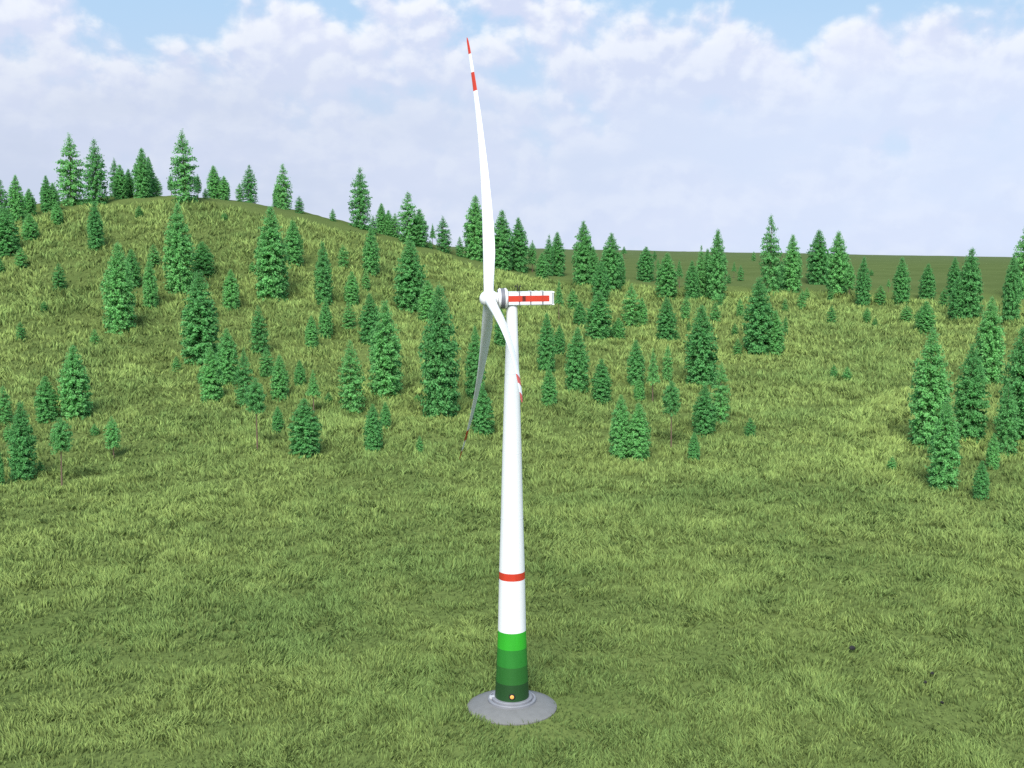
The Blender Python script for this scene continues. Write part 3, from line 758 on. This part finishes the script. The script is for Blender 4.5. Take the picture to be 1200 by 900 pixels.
    (24.2, 426.4, 20.6, 4.4, 'l', 0.51, 'the only bare-stemmed pine on the upper meadow right of the turbine'),
    (32.9, 457.9, 10.5, 5.6, 'y', 0.00, 'leftmost of nine young conifers on the upper meadow right of the turbine'),
    (34.3, 417.4, 12.1, 5.6, 'd', 0.00, 'leftmost of three small dense conifers on the upper meadow right of the turbine'),
    (62.4, 433.4, 20.9, 8.9, 's', 0.00, 'the only medium-height airy conifer on the upper meadow right of the turbine'),
    (68.0, 434.9, 14.2, 5.4, 'd', 0.00, 'rightmost of three small dense conifers on the upper meadow right of the turbine'),
    (51.5, 391.9, 11.2, 6.2, 'd', 0.00, 'second from left of three small dense conifers on the upper meadow right of the turbine'),
    (74.5, 386.4, 20.9, 8.2, 'd', 0.00, 'rightmost of two medium-height dense conifers on the upper meadow right of the turbine'),
    (79.1, 386.9, 5.3, 3.7, 'y', 0.00, 'second from left of nine young conifers on the upper meadow right of the turbine'),
    (92.7, 447.9, 14.0, 4.6, 'y', 0.00, 'third from left of nine young conifers on the upper meadow right of the turbine'),
    (90.3, 419.9, 5.6, 2.2, 'y', 0.00, 'fourth from left of nine young conifers on the upper meadow right of the turbine'),
    (125.7, 466.9, 9.8, 3.8, 's', 0.00, 'the only small airy conifer on the upper meadow right of the turbine'),
    (111.2, 406.4, 6.3, 3.0, 'y', 0.00, 'seventh from left of nine young conifers on the upper meadow right of the turbine'),
    (103.5, 359.9, 8.6, 3.9, 'y', 0.00, 'the only young conifer on the lower meadow right of the turbine'),
    (106.1, 433.4, 11.1, 5.4, 'y', 0.00, 'fifth from left of nine young conifers on the upper meadow right of the turbine'),
    (120.4, 497.9, 7.9, 3.5, 'y', 0.00, 'sixth from left of nine young conifers on the upper meadow right of the turbine'),
    (77.0, 298.4, 32.1, 11.1, 'd', 0.00, 'third from left of four tall dense conifers on the lower meadow right of the turbine'),
    (113.8, 363.9, 34.5, 11.8, 'd', 0.00, 'rightmost of four tall dense conifers on the lower meadow right of the turbine'),
    (121.8, 362.9, 20.0, 6.7, 'd', 0.00, 'rightmost of eight medium-height dense conifers on the lower meadow right of the turbine'),
    (14.4, 315.4, 24.4, 6.5, 'd', 0.00, 'leftmost of eight medium-height dense conifers on the lower meadow right of the turbine'),
    (13.7, 251.9, 14.4, 5.0, 'd', 0.00, 'second from left of eight medium-height dense conifers on the lower meadow right of the turbine'),
    (20.9, 343.4, 12.0, 4.6, 'd', 0.00, 'leftmost of two small dense conifers on the lower meadow right of the turbine'),
    (25.5, 283.4, 24.9, 8.1, 'd', 0.00, 'leftmost of four tall dense conifers on the lower meadow right of the turbine'),
    (34.0, 267.4, 16.1, 6.5, 'd', 0.00, 'third from left of eight medium-height dense conifers on the lower meadow right of the turbine'),
    (49.7, 293.4, 18.2, 6.2, 'd', 0.00, 'fourth from left of eight medium-height dense conifers on the lower meadow right of the turbine'),
    (48.9, 272.9, 9.2, 3.9, 'd', 0.00, 'rightmost of two small dense conifers on the lower meadow right of the turbine'),
    (53.8, 269.9, 21.2, 4.6, 'l', 0.55, 'leftmost of two bare-stemmed pines on the lower meadow right of the turbine'),
    (64.2, 306.4, 14.4, 3.9, 's', 0.00, 'the only medium-height airy conifer on the lower meadow right of the turbine'),
    (50.2, 193.9, 21.7, 4.9, 'l', 0.61, 'rightmost of two bare-stemmed pines on the lower meadow right of the turbine'),
    (33.3, 183.9, 18.7, 5.8, 'd', 0.00, 'second from left of four tall dense conifers on the lower meadow right of the turbine'),
    (38.6, 182.4, 16.8, 6.3, 'd', 0.00, 'fifth from left of eight medium-height dense conifers on the lower meadow right of the turbine'),
    (64.4, 216.4, 16.7, 6.6, 'd', 0.00, 'seventh from left of eight medium-height dense conifers on the lower meadow right of the turbine'),
    (72.6, 231.9, 20.9, 5.7, 's', 0.00, 'the only tall airy conifer on the lower meadow right of the turbine'),
    (55.1, 178.9, 9.1, 3.1, 'd', 0.00, 'sixth from left of eight medium-height dense conifers on the lower meadow right of the turbine'),
    (78.8, 211.4, 6.3, 3.4, 's', 0.00, 'the only small airy conifer on the lower meadow right of the turbine'),
    (176.7, 559.4, 34.7, 10.8, 'd', 0.00, 'third from left of eight medium-height dense conifers on the far crest at right'),
    (174.0, 577.9, 18.1, 5.5, 'd', 0.00, 'the only small dense conifer along the far crest at right'),
    (215.1, 640.9, 36.8, 13.8, 'd', 0.00, 'fourth from left of eight medium-height dense conifers on the far crest at right'),
    (201.2, 544.9, 38.2, 12.1, 'd', 0.00, 'rightmost of two tall dense conifers on the far crest at right'),
    (205.8, 535.4, 20.7, 5.7, 'l', 0.33, 'second from left of three bare-stemmed pines on the far crest at right'),
    (192.2, 527.4, 8.6, 3.6, 'y', 0.00, 'fifth from left of seven young conifers on the far crest at right'),
    (207.6, 513.4, 27.6, 7.6, 'd', 0.00, 'fifth from left of eight medium-height dense conifers on the far crest at right'),
    (280.2, 730.4, 4.6, 3.3, 'y', 0.00, 'sixth from left of seven young conifers on the far crest at right'),
    (242.5, 574.4, 8.2, 2.7, 'l', 0.53, 'rightmost of three bare-stemmed pines on the far crest at right'),
    (218.5, 515.9, 11.1, 6.1, 'y', 0.00, 'rightmost of seven young conifers on the far crest at right'),
    (233.5, 522.9, 27.0, 8.7, 'd', 0.00, 'sixth from left of eight medium-height dense conifers on the far crest at right'),
    (258.6, 549.9, 22.2, 8.5, 'd', 0.00, 'seventh from left of eight medium-height dense conifers on the far crest at right'),
    (253.7, 508.4, 11.5, 5.5, 'y', 0.00, 'rightmost of five young conifers on the upper meadow at far right'),
    (284.6, 574.9, 23.5, 7.7, 'd', 0.00, 'rightmost of eight medium-height dense conifers on the far crest at right'),
    (249.3, 461.4, 38.5, 11.7, 'd', 0.00, 'leftmost of two tall dense conifers on the upper meadow at far right'),
    (242.8, 460.4, 22.2, 7.9, 'd', 0.00, 'rightmost of two medium-height dense conifers on the upper meadow at far right'),
    (320.5, 556.4, 45.2, 12.3, 's', 0.00, 'rightmost of two tall airy conifers on the far crest at right'),
    (266.1, 446.4, 35.3, 8.2, 'd', 0.00, 'rightmost of two tall dense conifers on the upper meadow at far right'),
    (166.8, 495.9, 11.6, 4.9, 'y', 0.00, 'leftmost of five young conifers on the upper meadow at far right'),
    (178.7, 530.9, 7.7, 3.1, 'y', 0.00, 'fourth from left of seven young conifers on the far crest at right'),
    (155.0, 485.4, 8.7, 3.4, 'y', 0.00, 'eighth from left of nine young conifers on the upper meadow right of the turbine'),
    (134.6, 398.9, 9.2, 2.5, 'y', 0.00, 'rightmost of nine young conifers on the upper meadow right of the turbine'),
    (166.5, 432.4, 10.7, 4.5, 'y', 0.00, 'second from left of five young conifers on the upper meadow at far right'),
    (191.4, 452.4, 7.7, 4.1, 's', 0.00, 'the only small airy conifer on the upper meadow at far right'),
    (192.6, 442.9, 4.9, 2.7, 'y', 0.00, 'third from left of five young conifers on the upper meadow at far right'),
    (212.6, 452.4, 9.2, 6.0, 'y', 0.00, 'fourth from left of five young conifers on the upper meadow at far right'),
    (208.9, 414.9, 15.5, 8.6, 'd', 0.00, 'leftmost of two medium-height dense conifers on the upper meadow at far right'),
    (192.2, 295.4, 33.6, 9.6, 'd', 0.00, 'fourth from left of five tall dense conifers on the lower meadow at far right'),
    (147.2, 200.9, 30.6, 8.8, 'd', 0.00, 'third from left of five tall dense conifers on the lower meadow at far right'),
    (132.5, 195.9, 36.0, 10.8, 'd', 0.00, 'leftmost of five tall dense conifers on the lower meadow at far right'),
    (118.8, 147.9, 24.6, 7.1, 'd', 0.00, 'second from left of five tall dense conifers on the lower meadow at far right'),
    (162.7, 200.9, 36.7, 9.9, 'd', 0.00, 'rightmost of five tall dense conifers on the lower meadow at far right'),
    (152.2, 185.4, 22.5, 6.3, 's', 0.00, 'the only tall airy conifer on the lower meadow at far right'),
    (141.8, 169.9, 10.2, 3.3, 'd', 0.00, 'rightmost of two medium-height dense conifers on the lower meadow at far right'),
    (125.1, 137.4, 10.1, 3.6, 'd', 0.00, 'leftmost of two medium-height dense conifers on the lower meadow at far right'),
    (110.6, 165.4, 4.8, 2.5, 'y', 0.00, 'rightmost of two young conifers on the lower meadow at far right'),
    (136.5, 300.4, 5.9, 3.5, 'y', 0.00, 'leftmost of two young conifers on the lower meadow at far right'),
    (132.2, 303.9, 5.9, 2.8, 's', 0.00, 'the only small airy conifer on the lower meadow at far right'),
]
def make_tree(name, tm, cm):
    r = empty(name); link_mesh('trunk', tm, r); link_mesh('crown', cm, r)
    return r
first = {}
rs = random.Random(5)
for i, (x, y, h, wd, k, cb, label) in enumerate(TREES):
    if k == 'l': v = 0 if cb < 0.42 else 1 if cb < 0.57 else 2
    else: v = rs.randrange(len(PROTO[k]))
    if (k, v) not in first:
        r = first[(k, v)] = make_tree(KINDS[k][0], *PROTO[k][v])
    else:
        src = first[(k, v)]
        r = src.copy(); COL.objects.link(r)
        for ch in src.children:
            c_ = ch.copy(); COL.objects.link(c_); c_.parent = r
    r.location = (x, y, float(height(x, y)) - 0.01 * h)
    r.rotation_euler = (rs.gauss(0, 0.012), rs.gauss(0, 0.012), rs.uniform(0, 2 * PI))
    r.scale = (wd * 1.06, wd * 1.06, h * 1.01)
    tag(r, label, 'tree', KINDS[k][1])
